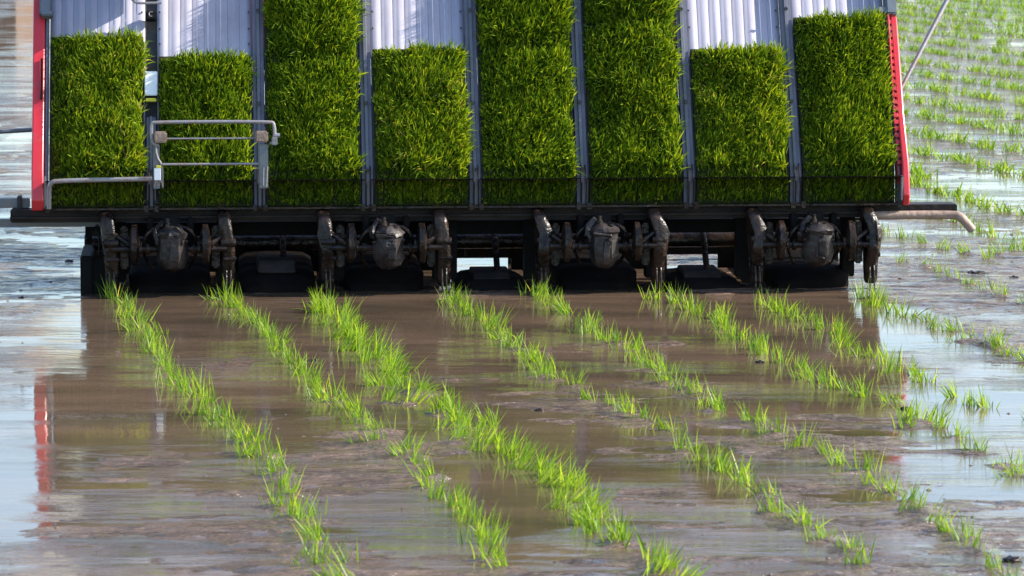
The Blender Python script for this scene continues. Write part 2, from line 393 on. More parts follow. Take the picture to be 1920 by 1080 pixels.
# dividers between lanes
def channel(x, w_, s0, s1, hgt, name='lane_divider', m_=None, parent=None):
    b = MB(); prof = [(-w_, 0), (-w_ * .92, hgt), (-w_ * .35, hgt), (-w_ * .25, hgt * 1.35), (w_ * .25, hgt * 1.35), (w_ * .35, hgt), (w_ * .92, hgt), (w_, 0)]
    rows = []
    for s in [s0] + [q for q in (.086, .10) if s0 < q] + [s1]: rows.append([b.bm.verts.new(tray_pt(x + u, s, v)) for u, v in prof])
    for A, B in zip(rows, rows[1:]):
        for k in range(len(A) - 1): b.bm.faces.new([A[k], A[k + 1], B[k + 1], B[k]])
    for r_ in (rows[0], rows[-1]): b.bm.faces.new(r_)
    return b.build(name, m_ or M['divider'], parent or root, smooth=30)
for i in range(7):
    x = (lane_x[i] + lane_x[i + 1]) / 2
    if i == 0:
        o = channel(x, .0135, 0, s_of(215), .022)
    else:
        o = channel(x, .0165, 0, TOP, .022)
    for py in (192, 18, 318):
        if i == 0 and py < 300: continue
        MB().lathe([(.0001, -.004), (.006, -.004), (.005, -.009), (.0001, -.009)], tray_pt(x, s_of(py), .03), 'Y', 6).build('bolt', M['bolt'], o)
    # paired prongs at the foot
    for u in (-.006, .007):
        MB().tube([tray_pt(x + u, .10, .04), tray_pt(x + u, .065, .075), tray_pt(x + u, .0, .065)], .0022, 6).build('prong', M['beam'], o)
# end frames of the tray
for sx, i in ((-1, 0), (1, 7)):
    x = lane_x[i] + sx * .1425
    channel(x, .006, 0, TOP, .03, 'tray_edge')
# guard wires across each lane's foot, bar widened to shade the mats below
for x in lane_x:
    g = MB()
    g.box(tray_pt(x, .082, .068), (.284, .085, .0025), (R(-5.5), 0, 0))
    for k in range(5):
        u = -.11 + k * .055
        g.tube([tray_pt(x + u, .080, .078), tray_pt(x + u, .0, .07)], .0012, 6)
    g.build('seedling_guard', M['floatmat'], root)

# red side panels
def side_panel(sx):
    x = lane_x[0 if sx < 0 else 7] + sx * .148
    b = MB(); 
    s1 = s_of(36) if sx > 0 else TOP
    poly = []
    yo = .07
    def q(s, off): p = tray_pt(0, s, off); return (p.y, p.z)
    poly = [q(-.0, -.03), q(0, yo), q(.03, yo + .01), q(.09, yo - .005), q(.25, .045), q(s1, .04), q(s1, -.05), q(.2, -.055)]
    wdt = .020 if sx > 0 else .034
    b.prism(poly, x if sx > 0 else x - wdt, x + wdt if sx > 0 else x)
    o = b.build('side_panel', M['red'], root, smooth=30, bevel=.004)
    f = MB()
    if sx > 0:
        # inner rack of the outer panel: slotted strip beside the mat
        for k in range(26):
            s = .10 + k * .021
            if s > s1 - .02: break
            f.box(tray_pt(x - .005, s, .045), (.012, .012, .004), (TILT, 0, 0))
        f.tube([tray_pt(x - .008, .06, .052), tray_pt(x - .008, s1, .052)], .003, 6)
        f.build('slotted_strip', M['red'], o)
        k = MB(); k.box(tray_pt(x + .004, s1 + .035, .02), (.03, .06, .06), (TILT - R(90), 0, 0), .004)
        k.box(tray_pt(x - .02, s1 + .02, .02), (.03, .05, .02), (TILT - R(90), 0, 0), .003); k.build('corner_bracket', M['gunmetal'], root)
        k = MB(); k.box(tray_pt(x - .002, .05, .06), (.007, .03, .07), None, .002); k.build('end_clip', M['steel'], root)
    else:
        f.box(tray_pt(x - .008, s_of(150), .05), (.006, .008, .13), (TILT - R(90), 0, 0), .002); f.build('slot_trim', M['darkmetal'], o)
        k = MB(); k.box(tray_pt(x - .0, s_of(14), .052), (.030, .03, .065), (TILT - R(90), 0, 0), .003)
        k.box(tray_pt(x + .006, s_of(34), .06), (.034, .03, .014), (TILT - R(90), 0, 0), .003); k.build('corner_bracket', M['gunmetal'], root)
        k = MB(); k.box(tray_pt(x + .004, .05, .045), (.008, .03, .09), None, .002); k.build('end_clip', M['steel'], root)
    return o
tag(side_panel(-1), 'dark red left side panel in shade'); tag(side_panel(1), 'bright red right side panel')

# slot hardware between lanes 1 and 2
xs_ = (lane_x[0] + lane_x[1]) / 2
b = MB(); b.box(tray_pt(xs_, .42, -.014), (.040, .006, .82), (TILT - R(90), 0, 0)); b.build('slot_shade_strip', M['black'], root)  # black strip stands in for the shade inside the open slot
b = MB(); b.box(tray_pt(xs_, s_of(155), .034), (.036, .006, .075), (TILT - R(90), 0, 0), .002); o = b.build('label_plate', M['white'], root)
b = MB(); b.box(tray_pt(xs_, s_of(186), .034), (.030, .007, .010), (TILT - R(90), 0, 0), .001); b.build('label_strip', M['yellow'], o)
b = MB(); b.tube([tray_pt(xs_ - .058, s_of(-4), .05), tray_pt(xs_ - .05, s_of(6), .05), tray_pt(xs_ - .035, s_of(10), .05), tray_pt(xs_ + .03, s_of(9), .05)], .004, 8, smooth=1); b.build('tray_handle', M['steel'], root)
b = MB(); b.box(tray_pt(xs_, .80, .16), (.012, .32, .26), (TILT, 0, 0), .003); b.build('shade_plate', M['gunmetal'], root)  # thin plate added to cast shade over the leftmost lane
b = MB(); b.box(tray_pt(xs_, s_of(26), .02), (.030, .02, .028), (TILT - R(90), 0, 0), .003); o = b.build('latch', M['darkmetal'], root)
b = MB(); b.tube([tray_pt(xs_ + .006, s_of(22), .036), tray_pt(xs_ - .004, s_of(22), .036), tray_pt(xs_ - .006, s_of(26), .036), tray_pt(xs_ - .004, s_of(30), .036), tray_pt(xs_ + .004, s_of(30), .036)], .0014, 6, smooth=1); b.build('latch_clip', M['steel'], o)

# folding hold-down frame on the left
YF = -.10
hf = MB()
hf.tube([PT(297, 270, YF), PT(284, 268, YF), PT(283, 228, YF), PT(290, 226, YF), PT(504, 226, YF), PT(512, 230, YF), PT(512, 262, YF), PT(504, 268, YF)], .0052, 10, smooth=2)
hfo = hf.build('hold_down_frame', M['steel'], root)
for px in (300, 488):
    b = MB(); b.box(PT(px, 254, YF), (.036, .034, .030), None, .004); b.build('pivot_block', M['mudtan'], hfo)
b = MB(); b.tube([PT(312, 257, YF), PT(478, 257, YF)], .0028, 8); b.build('cross_rod', M['steel'], hfo)
b = MB(); b.tube([PT(303, 305, YF), PT(490, 305, YF)], .0036, 8); b.build('cross_rod', M['steel'], hfo)
b = MB(); b.tube([PT(291, 262, YF), PT(292, 290, YF), PT(303, 306, YF), PT(304, 348, YF + .02)], .0032, 8, smooth=1); b.build('upright', M['steel'], hfo)
b = MB(); b.box2(PT(482, 268, YF - .006), PT(500, 350, YF + .006), .002)
b.build('upright', M['gunmetal'], hfo)
b = MB(); b.box2(PT(286, 268, YF + .004), PT(299, 350, YF + .014), .002); b.build('upright', M['gunmetal'], hfo)
b = MB(); b.box(PT(512, 262, YF), (.016, .03, .022), None, .002); b.lathe([(.006, -.006), (.007, 0), (.006, .010)], PT(515, 252, YF), 'X', 8); b.build('hinge_bolt', M['steel'], hfo)
b = MB(); b.tube([PT(491, 312, YF - .012), PT(490, 345, YF - .012), PT(496, 347, YF - .012), PT(498, 310, YF - .012)], .002, 6); b.build('spring_clip', M['steel'], hfo)
b = MB(); b.box2(PT(287, 312, YF - .012), PT(300, 334, YF - .006), .001); o = b.build('label_plate', M['white'], hfo)
b = MB(); b.box2(PT(291, 307, YF - .012), PT(300, 311.5, YF - .006), .001); b.build('label_plate', M['yellow'], hfo)
b = MB()
for k in range(4): b.box(PT(289 + k * 4.2, 340, YF - .012), (.0022, .004, .016), (0, .25 * (-1) ** k, 0))
b.build('spring_clip', M['steel'], hfo)
# low bent bar across the first lane
b = MB(); b.tube([PT(93, 386, YF + .02), PT(93, 352, YF + .01), PT(95, 338, YF), PT(108, 334, YF), PT(284, 332, YF)], .0066, 10, smooth=2); b.build('tray_stop_bar', M['steel'], root)

# main beam, ledge, outer rails
b = MB(); b.box2((lx(28, .05), .03, lz(411, .05)), (lx(1803, .05), .11, lz(387.5, .05)), .003)
b.box2((lx(26, .03), .014, lz(411, .05) + .012), (lx(1800, .03), .030, lz(411, .05) + .018))
b.build('main_beam', M['beam'], root)
b = MB(); b.box2((lx(95, .0), -.022, lz(388.5, 0)), (lx(1690, 0), .029, lz(385, 0)))
for x in lane_x:
    for u in (-.1375, .1375): b.box2((x + u - .006, -.028, lz(392)), (x + u + .006, -.0225, lz(380)))
b.build('slide_rail', M['mudmetal'], root)
b = MB(); b.box2((lx(-70, .15), .13, lz(419, .15)), (lx(240, .15), .16, lz(404, .15)), .002); b.build('outer_rail', M['gunmetal'], root)
b = MB(); b.tube([PT(1640, 409, .0), PT(1796, 408, 0), PT(1810, 412, -.01), PT(1832, 438, -.015)], .0125, 14, smooth=2); o = b.build('crank_tube', M['mudtan'], root)
b = MB(); d_ = (PT(1832, 438, -.015) - PT(1812, 414, -.01)).normalized(); b.tube([PT(1832, 438, -.015), PT(1832, 438, -.015) + d_ * .002], .0085, 12); b.build('tube_shade_disc', M['black'], o)  # black disc on the closed end stands in for the shaded hollow
b = MB(); b.box2((lx(-70, .1), .09, lz(384, .1)), (lx(66, .1), .12, lz(366, .1)), .002); o = b.build('marker_arm', M['gunmetal'], root)
b = MB(); b.box2((lx(42, .08), .075, lz(388, .08)), (lx(50, .08), .13, lz(362, .08)), .002); b.build('clamp', M['black'], o)
b = MB(); b.tube([PT(-60, 247, .3), PT(84, 239, .3)], .0065, 10); b.build('support_rod', M['gunmetal'], root)
b = MB(); b.tube([PT(1815, -28, .45), PT(1703, 178, .30)], [.0075, .0055], 12); o = b.build('marker_rod', M['steel'], root)
b = MB(); b.tube([PT(1690, 130, .28), PT(1697, 133, .3), PT(1712, 142, .33)], .0028, 8); b.build('rod_link', M['mudtan'], o)

# planting units: four, each feeding two rows
def planting_unit(cx_, seed):
    rnd = random.Random(seed)
    Y0 = -.05
    z = lambda py: lz(py, Y0)
    # drive case
    b = MB()
    zc = z(460); H = z(418) - z(502)
    prof = [(.001, -H * .52), (.018, -H * .50), (.031, -H * .42), (.038, -H * .25), (.040, -.0), (.037, H * .2), (.039, H * .24), (.040, H * .3), (.035, H * .36), (.022, H * .45), (.001, H * .47)]
    b.lathe(prof, (cx_ + .006, Y0, zc), 'Z', 11, 1.15, 1.25)
    b.box((cx_ + .010, Y0 - .044, zc - .010), (.030, .02, .058), None, .007)
    b.box((cx_ - .004, Y0 - .03, zc + .036), (.058, .04, .012), (0, .12, 0), .004)
    b.tube([(cx_ - .03, Y0 - .02, zc + .02), (cx_ - .045, Y0 - .01, zc + .045), (cx_ - .02, Y0, zc + .075)], .007, 8, smooth=1)
    b.jitter(.0022, seed)
    case = b.build('drive_case', M['mudcase'], root, smooth=28)
    for pr_, c_, ax_ in (([(.0001, 0), (.008, 0), (.008, .010), (.005, .013), (.005, .024), (.0001, .024)], (cx_ - .006, Y0 - .01, zc + H * .46), 'Z'),
        ([(.0001, 0), (.007, 0), (.007, .009), (.0001, .009)], (cx_ + .024, Y0 - .015, zc + H * .40), 'Z'),
        ([(.0001, 0), (.006, 0), (.005, .008), (.0001, .008)], (cx_ + .043, Y0 - .02, zc + .018), 'X'),
        ([(.0001, 0), (.006, 0), (.005, -.008), (.0001, -.008)], (cx_ - .031, Y0 - .02, zc + .012), 'X')):
        MB().lathe(pr_, c_, ax_, 8).build('bolt', M['mudmetal'], case)
    b = MB(); b.box((cx_ + .003, Y0 + .05, zc + .045), (.05, .06, .07), (R(-20), 0, 0), .006); b.build('case_mount', M['darkmetal'], case)
    b = MB(); b.tube([(cx_ - .16, Y0, z(463)), (cx_ + .16, Y0, z(463))], .009, 10)
    for u in (-.085, -.062, .066, .085): b.lathe([(.001, -.006), (.014, -.006), (.016, 0), (.014, .006), (.001, .006)], (cx_ + u, Y0, z(463)), 'X', 12)
    b.build('cross_shaft', M['mudmetal'], case)
    for u_, w_ in ((-.055, .02), (.058, .018)):
        MB().box((cx_ + u_, Y0 + .07, z(440)), (w_, .05, .10), (R(rnd.uniform(-12, 12)), 0, 0), .004).build('chain_case', M['darkmetal'], root)
    for sx in (-1, 1):
        MB().tube([(cx_ + sx * .02, Y0 + .03, z(420)), (cx_ + sx * .07, Y0 - .01, z(428 + rnd.uniform(0, 8))), (cx_ + sx * .08, Y0 + .03, z(470)), (cx_ + sx * .05, Y0 + .08, z(505))], .005, 6, smooth=2).build('grease_hose', M['mudmetal'], root)
        MB().box((cx_ + sx * .128, Y0 + .05, z(462)), (.022, .04, .12), (0, 0, 0), .005).build('arm_bracket', M['mudmetal'], root)
    # rotary cases, seen edge on
    for sx in (-1, 1):
        x = cx_ + sx * .099; b = MB()
        lens = [(.001, -.017), (.020, -.015), (.042, -.011), (.057, -.007), (.057, .007), (.042, .011), (.020, .015), (.001, .017)]
        b.lathe(lens, (x, Y0, z(455)), 'X', 26, .8, 1.0)
        b.lathe([(.001, -.022), (.012, -.022), (.012, .022), (.001, .022)], (x, Y0, z(455)), 'X', 10)
        b.jitter(.0007, seed + 3)
        rc = b.build('rotary_case', M['mudmetal'], root)
        # planting arm
        xa = cx_ + sx * .1635; b = MB()
        k_ = -.022 + rnd.uniform(-.012, .012); pts = [(-.035 + k_, z(470)), (-.052, z(440)), (-.045, z(408)), (-.02, z(394)), (.012, z(392)), (.04, z(408)), (.05, z(440)), (.03, z(480)), (.018, z(512)), (.0, z(540)), (-.022, z(540)), (-.03, z(505))]
        n = len(pts); th = .019
        vs0 = [b.bm.verts.new((xa - th + (-.012 if p[1] > z(420) else 0), p[0], p[1])) for p in pts]
        vs1 = [b.bm.verts.new((xa + th + (-.012 if p[1] > z(420) else 0), p[0], p[1])) for p in pts]
        b.bm.faces.new(vs0[::-1]); b.bm.faces.new(vs1)
        for k in range(n): b.bm.faces.new([vs0[k], vs0[(k + 1) % n], vs1[(k + 1) % n], vs1[k]])
        arm = b.build('planting_arm', M['mudmetal'], root, bevel=.011)
        for u in (-.006, .006): MB().tube([(xa + u, -.03, z(505)), (xa + u, -.045, z(530)), (xa + u, -.04, z(556))], .0025, 6).build('planting_claw', M['mudmetal'], arm)
        MB().lathe([(.001, -.02), (.011, -.02), (.013, -.012), (.013, .012), (.011, .02), (.001, .02)], (xa, -.045, z(452)), 'X', 10).build('arm_pivot', M['mudmetal'], arm)
        MB().lathe([(.001, -.018), (.007, -.018), (.007, .018), (.001, .018)], (xa + .004, -.04, z(483)), 'X', 8).build('arm_pivot', M['mudmetal'], arm)
        b = MB(); b.tube([(xa + sx * .008, -.03, z(430)), (cx_ + sx * .112, -.05, z(455))], .008, 8); b.build('crank_link', M['mudmetal'], arm)
UX = [lx(p, -.05) for p in (318, 722, 1127, 1532)]
for k, u in enumerate(UX): planting_unit(u, 10 + k)

# floats between and behind the planted rows
def float_(cx_, wdt, y0, bracket, seed, low=False):
    b = MB(); st = []
    for k, (t, hh, ww) in enumerate([(0, .35, .82), (.03, .75, .95), (.10, 1, 1), (.6, 1.05, 1), (.9, 1.1, .96), (1.05, 1.25, .85), (1.12, 1.35, .6)]):
        y = y0 + t * (.30 if low else .75); hz = (.030 if low else .058) * (min(hh, 1) if low else hh); hw = wdt / 2 * ww; zb = -.03 + (.02 * max(0, t - .85) * 4)
        ring = [(-hw, zb + .008), (-hw * .9, zb), (hw * .9, zb), (hw, zb + .008), (hw, hz - .016), (hw * .8, hz - .004), (hw * .3, hz), (-hw * .3, hz), (-hw * .8, hz - .004), (-hw, hz - .016)]
        st.append([b.bm.verts.new((cx_ + p[0], y, p[1])) for p in ring])
    for A, B in zip(st, st[1:]):
        for k in range(10): b.bm.faces.new([A[k], A[(k + 1) % 10], B[(k + 1) % 10], B[k]])
    b.bm.faces.new(st[0][::-1]); b.bm.faces.new(st[-1])
    f = b.build('float', M['floatmat'], root, smooth=40)
    if bracket:
        kz = .55 if low else 1; b = MB(); b.prism([(y0 + .04, .05 * kz), (y0 + .06, .085 * kz), (y0 + .20, .09 * kz), (y0 + .24, .05 * kz)], cx_ - .055, cx_ + .055)
        b.build('float_bracket', M['beam'], f, bevel=.006)
        b = MB(); b.tube([(cx_ + .02, y0 + .10, .04), (cx_ + .02, y0 + .22, .16)], .009, 8); b.build('float_link', M['mudmetal'], f)
for i, p in enumerate((318, 520, 722, 925, 1127, 1325, 1532)):
    float_(lx(p), .215 if i % 2 else .23, .03 if i % 2 else .05, i % 2 == 1, i, i in (3, 5))
# side plates by the outer rows
b = MB(); b.box2((lx(153, .0), .02, -.03), (lx(176, 0), .34, lz(476)), .004); b.box2((lx(176, 0), .03, -.03), (lx(206, 0), .035, lz(484)), .001)
b.build('side_plate', M['darkmetal'], root)
b = MB(); b.tube([PT(186, 424, .05), PT(192, 440, .04), PT(190, 474, .03)], .003, 6, smooth=1); b.tube([PT(184, 422, .05), PT(188, 417, .05), PT(192, 422, .05)], .003, 6); b.build('stay_wire', M['darkmetal'], root)
b = MB(); b.tube([PT(1640, 400, -.02), PT(1648, 425, -.05), PT(1650, 455, -.06), PT(1646, 480, -.05), PT(1632, 490, -.03)], .0045, 8, smooth=2); b.build('guard_loop', M['mudmetal'], root)
# frame behind: cross tubes, hangers
b = MB(); b.box2((lx(200, .2), .17, lz(437, .2)), (lx(1640, .2), .22, lz(412, .2)), .004); b.build('rear_cross_member', M['darkmetal'], root)
b = MB(); b.tube([(lx(190, .3), .30, lz(452, .3)), (lx(1625, .3), .30, lz(452, .3))], .022, 12); b.build('drive_tube', M['mudmetal'], root)
for p in (232, 425, 615, 640, 828, 850, 1000, 1020, 1228, 1245, 1400, 1430, 1600):
    b = MB(); b.box2((lx(p, .12) - .018, .10, lz(524, .1)), (lx(p, .12) + .018, .16, lz(408, .1)), .003); b.build('hanger', M['darkmetal'], root)
for p0, p1 in ((196, 345), (350, 600), (608, 850), (985, 1240), (1385, 1612)):
    # levelling rotor: paddles on a shaft, ahead of the floats
    b = MB(); y = .78; x0, x1 = lx(p0, y), lx(p1, y)
    b.tube([(x0, y, .065), (x1, y, .065)], .03, 10)
    nb = max(3, int((x1 - x0) / .05))
    for k in range(nb):
        xk = x0 + (k + .5) * (x1 - x0) / nb
        for j in range(5):
            a = j * 2 * math.pi / 5 + k * .5
            b.box((xk, y + .05 * math.cos(a), .065 + .05 * math.sin(a)), (.044, .07, .006), (a, 0, 0))
    b.build('levelling_rotor', M['darkmetal'], root)
b = MB(); b.box2((lx(190, .6), .58, lz(440, .6)), (lx(1620, .6), .6, .40), .004)  # dark sheets added to block light seen through beneath the machine

for p0_, p1_, q_ in ((196, 850, 520), (850, 990, 484), (985, 1250, 520), (1250, 1380, 480), (1375, 1600, 520)): b.box2((lx(p0_, .62), .602, lz(q_, .6)), (lx(p1_, .62), .615, lz(438, .6)))
b.build('light_blocker', M['darkmetal'], root)
for p in (905, 940):
    b = MB(); b.tube([(lx(p, .5) , .5, .30), (lx(p + (8 if p > 920 else -12), .5), .52, .05)], .008, 8); b.build('lift_link', M['darkmetal'], root)

# carrier vehicle ahead of the tray (mostly above the picture, mirrored in the water)
def wheel(x, y, r, wd):
    b = MB(); b.lathe([(r * .84, -wd / 2), (r * .93, -wd / 2), (r * .96, 0), (r * .93, wd / 2), (r * .84, wd / 2), (r * .84, -wd / 2 + .002)], (x, y, r - .06), 'X', 40)
    for k in range(16):
        a = k * math.pi / 8; b.box((x, y + r * math.cos(a), r - .06 + r * math.sin(a)), (wd * 1.6, .07, .018), (a + .5, 0, 0), .004)
    o = b.build('rear_wheel', M['tyre'], root)
    b = MB()
    for k in range(6):
        a = k * math.pi / 3; b.tube([(x, y, r - .06), (x, y + r * .86 * math.cos(a), r - .06 + r * .86 * math.sin(a))], .014, 8)
    b.lathe([(.001, -.05), (.06, -.05), (.06, .05), (.001, .05)], (x, y, r - .06), 'X', 16); b.build('hub', M['darkmetal'], o)
wheel(-.62, 1.25, .45, .07); wheel(.62, 1.25, .45, .07)
b = MB(); b.box((0, 1.35, .42), (1.0, .18, .16), None, .03); b.tube([(-.6, 1.25, .39), (.6, 1.25, .39)], .04, 12); b.build('rear_axle', M['darkmetal'], root)
b = MB(); b.box((0, 2.0, .62), (1.15, 1.5, .06), None, .015); b.box((0, 1.2, .72), (.9, .5, .14), None, .03); b.build('deck', M['gunmetal'], root)
b = MB(); b.prism([(2.3, .64), (2.3, 1.0), (2.5, 1.08), (3.1, .95), (3.2, .64)], -.28, .28); b.build('bonnet', M['red'], root, bevel=.03)
b = MB(); b.box((0, 1.35, 1.0), (.46, .42, .12), (R(4), 0, 0), .04); b.box((0, 1.12, 1.2), (.44, .10, .38), (R(-8), 0, 0), .04); b.tube([(0, 1.3, .75), (0, 1.3, .96)], .06, 12); b.build('driver_seat', M['black'], root)
b = MB(); b.tube([(.19 * math.cos(a), 2.12 + .15 * math.sin(a), 1.22 + .1 * math.sin(a)) for a in np.linspace(0, 2 * math.pi, 25)[:-1]], .014, 8, closed=True); b.tube([(0, 2.4, 1.0), (0, 2.12, 1.22)], .018, 8); b.tube([(-.18, 2.12, 1.22), (.18, 2.12, 1.22)], .01, 8); b.build('steering_wheel', M['black'], root)
for sx in (-1, 1):
    b = MB(); b.prism([(.85, .64), (.85, .80), (1.05, .93), (1.45, .93), (1.65, .80), (1.65, .64)], sx * .62 - .09, sx * .62 + .09); b.build('mudguard', M['red'], root, bevel=.02)
b = MB()
b.tube([tray_pt(lane_x[0] - .1, TOP - .01, -.03), tray_pt(lane_x[7] + .1, TOP - .01, -.03)], .014, 10)
b.tube([tray_pt(lane_x[0] - .1, .3, -.03), tray_pt(lane_x[7] + .1, .3, -.03)], .014, 10)
b.build('tray_support', M['gunmetal'], root)
b = MB()
for x in (-.5, .5): b.tube([tray_pt(x, .3, -.03), (x, .6, .55), (x * .6, 1.0, .6)], .018, 8)
b.build('lift_arm', M['gunmetal'], root)

# ------------------------------------------------------------------ seedling mats riding on the tray
def seedling_mat(i, s0, s1, label, dens=1.0, cover=1.0):
    x = lane_x[i]; t = empty('seedling_mat'); t.parent = None
    org = tray_pt(x, s0, 0)
    t.matrix_world = root_mw @ Matrix.Translation(org)
    tag(t, label, 'seedling mat', 'seedling mats on the tray lanes')
    # soil slab
    b = MB(); rows = []
    ss = sorted(set([s0, s1] + [q for q in (.08, .10) if s0 < q < s1]))
    for s in ss:
        rows.append([b.bm.verts.new(tray_pt(x + u, s, o_) - org) for u, o_ in ((-MATW / 2, .007), (-MATW / 2, .028), (MATW / 2, .028), (MATW / 2, .007))])
    for A, B in zip(rows, rows[1:]):
        for k in range(4): b.bm.faces.new([A[k], A[(k + 1) % 4], B[(k + 1) % 4], B[k]])
    b.bm.faces.new(rows[0]); b.bm.faces.new(rows[-1][::-1])
    b.build('soil_slab', M['soil'], t, smooth=0)
    # leaves
    n = int(60000 * (s1 - s0) * MATW / .28 * .28 * dens)
    u = (RNG.random(n) - .5) * MATW * .97; s = s0 + RNG.random(n) * (s1 - s0 - .006)
    vert = s < FOOT - .004
    nrm = np.where(vert[:, None], np.array([0, -1.0, 0]), np.array([0, -math.sin(TILT), math.cos(TILT)]))
    q = s - FOOT
    base = np.stack([x + u, np.where(vert, YB, YB + q * math.cos(TILT)), np.where(vert, ZB + s, ZV + q * math.sin(TILT))], -1) + nrm * .024 - np.array(org)
    clump = fbm(u + x * 3.1, s, 16, 3, 40 + i)
    lean = np.stack([fbm(u + i, s, 22, 2, 60 + i), np.zeros(n), fbm(u - i, s, 18, 2, 80 + i)], -1)
    d = nrm * .85 + np.array([0, 0, .42]) + lean * .5 + RNG.normal(size=(n, 3)) * .24
    d[:, 0] += u * .5 - np.sign(u) * np.clip((np.abs(u) - .105) / .03, 0, 1) * .12
    d[vert] = np.array([0, -.55, .8]) + RNG.normal(size=(vert.sum(), 3)) * .2
    L = (.060 + .022 * RNG.random(n) + .024 * clump)
    edge = np.abs(u) / (MATW / 2)
    L = L * (1 - np.where(u < 0, .68, .30) * edge ** np.where(u < 0, 1.9, 3)) * (1.3 if s1 > TOP - .05 else 1.0) + .012 * fbm(u, s, 9, 2, 90 + i)
    if s1 < TOP - .05: L = L * (1 - .35 * np.clip(1 - (s1 - s) / .03, 0, 1))
    if s0 > .1: L = L * (1 - .40 * np.clip(1 - (s - s0) / .045, 0, 1))
    L = np.where(vert, L * .7, L)
    wd = .0028 + .0020 * RNG.random(n)
    droop = .08 + .40 * RNG.random(n) ** 2
    me = blades_mesh('leaves', base, d, L, wd, droop, M['grass'], 3, np.clip(RNG.random(n) * .9 + .1 * (clump + 1) / 2 + (.06 if i % 3 == 0 else -.03), 0, 1))
    o = bpy.data.objects.new('leaves', me); COL.objects.link(o); o.parent = t
    return t
root_mw = Matrix.Translation((CX, 0, 0)) @ Matrix.Rotation(R(4.0), 4, 'Z')
names = ['in the leftmost lane beside the shaded red panel', 'in the second lane, behind the steel hold-down frame', 'lower mat of the third lane, just right of the hold-down frame',
         'in the fourth lane, bare ribbed metal above it', 'lower mat of the fifth lane', 'lower and taller mat of the sixth lane', 'in the seventh lane, below wide sunlit bare metal', 'in the rightmost lane beside the bright red panel']
for i in range(8):
    seedling_mat(i, .004, s_of(tops[i]), 'green rice seedling mat ' + names[i])
for i, nm in ((2, 'third'), (4, 'fifth'), (5, 'sixth')):
    seedling_mat(i, s_of(tops[i]) + .003, TOP - .01, 'upper seedling mat in the %s lane, cut off by the top of the photo' % nm)

# ------------------------------------------------------------------ rice hills in the field
variants = []
for v in range(14):
    nb = RNG.integers(26, 38)
    bx = RNG.normal(size=(nb, 3)) * np.array([.010, .022, 0]); bx[:, 2] = -.012
    lean = RNG.normal(size=2) * .16
    d = np.stack([RNG.normal(size=nb) * .26 + lean[0] + .06, RNG.normal(size=nb) * .30 + lean[1], np.ones(nb)], -1)
    L = .042 + .056 * RNG.random(nb); wd = .0022 + .0018 * RNG.random(nb); dr = .05 + .45 * RNG.random(nb) ** 2
    variants.append(blades_mesh('rice_hill_leaves', bx, d, L, wd, dr, M['grass2'], 4))
POLY = {
 1: [(212,560),(245,590),(270,625),(300,670),(335,715),(365,745),(400,775),(430,800),(470,835),(500,870),(530,920),(560,965),(578,1005),(605,1050),(640,1090)],
 2: [(418,560),(450,577),(480,605),(508,640),(545,680),(570,715),(610,745),(650,768),(692,803),(714,822)],
 22: [(738,842),(790,885),(830,925),(870,970),(905,1015),(932,1065)],
 3: [(603,570),(640,600),(680,650),(720,690),(770,735),(830,775),(880,812),(940,842),(1000,878),(1060,920),(1095,960),(1150,1010)],
 33: [(1225,1065),(1275,1085)],
 4: [(838,562),(878,582),(920,612),(960,648),(1000,680),(1040,710),(1072,728)],
 44: [(1110,748),(1150,764),(1195,788),(1240,806)],
 45: [(1290,845),(1350,882),(1400,914),(1432,938),(1480,970),(1530,1003),(1590,1052)],
 5: [(1002,556),(1040,576),(1090,602),(1130,632),(1170,660),(1220,692),(1270,726),(1330,756),(1410,788),(1452,812)],
 55: [(1510,842),(1570,862),(1620,888),(1650,912),(1700,952),(1760,988),(1800,1012),(1850,1052),(1900,1082)],
 6: [(1235,560),(1280,576),(1340,602),(1390,642),(1450,676),(1500,702),(1560,727),(1610,742),(1665,756)],
 66: [(1710,780),(1770,812),(1795,818)], 67: [(1840,856),(1880,874),(1925,890)],
 7: [(1420,570),(1460,586),(1500,602),(1550,622),(1600,655),(1650,682),(1700,706),(1732,718)],
 77: [(1785,742),(1825,758),(1880,772),(1925,780)],
 8: [(1608,560),(1640,576),(1690,590),(1745,608),(1762,618),(1835,642),(1875,664),(1925,678)],
 9: [(1650,484),(1690,493),(1740,510),(1790,530),(1860,552),(1925,572)],
 10: [(1655,437),(1700,447),(1750,462),(1830,480),(1870,490),(1925,496)],
 11: [(1715,345),(1790,372),(1850,390),(1925,405)],
 12: [(1700,395),(1760,408),(1850,440),(1925,462)]}
ROWN = {1: 'leftmost row', 2: 'second row from the left', 3: 'thick third row', 4: 'fourth row from the left', 5: 'fifth row from the left', 6: 'sixth row from the left', 7: 'seventh row from the left', 8: 'row behind the machine\'s right end',
        9: 'nearest older row', 10: 'older row under the bent tube', 11: 'older row at panel foot', 12: 'older row beyond the bent tube'}
hills = []
def add_hill(x, y, row, sc, v=None):
    hills.append((x, y, row, sc))
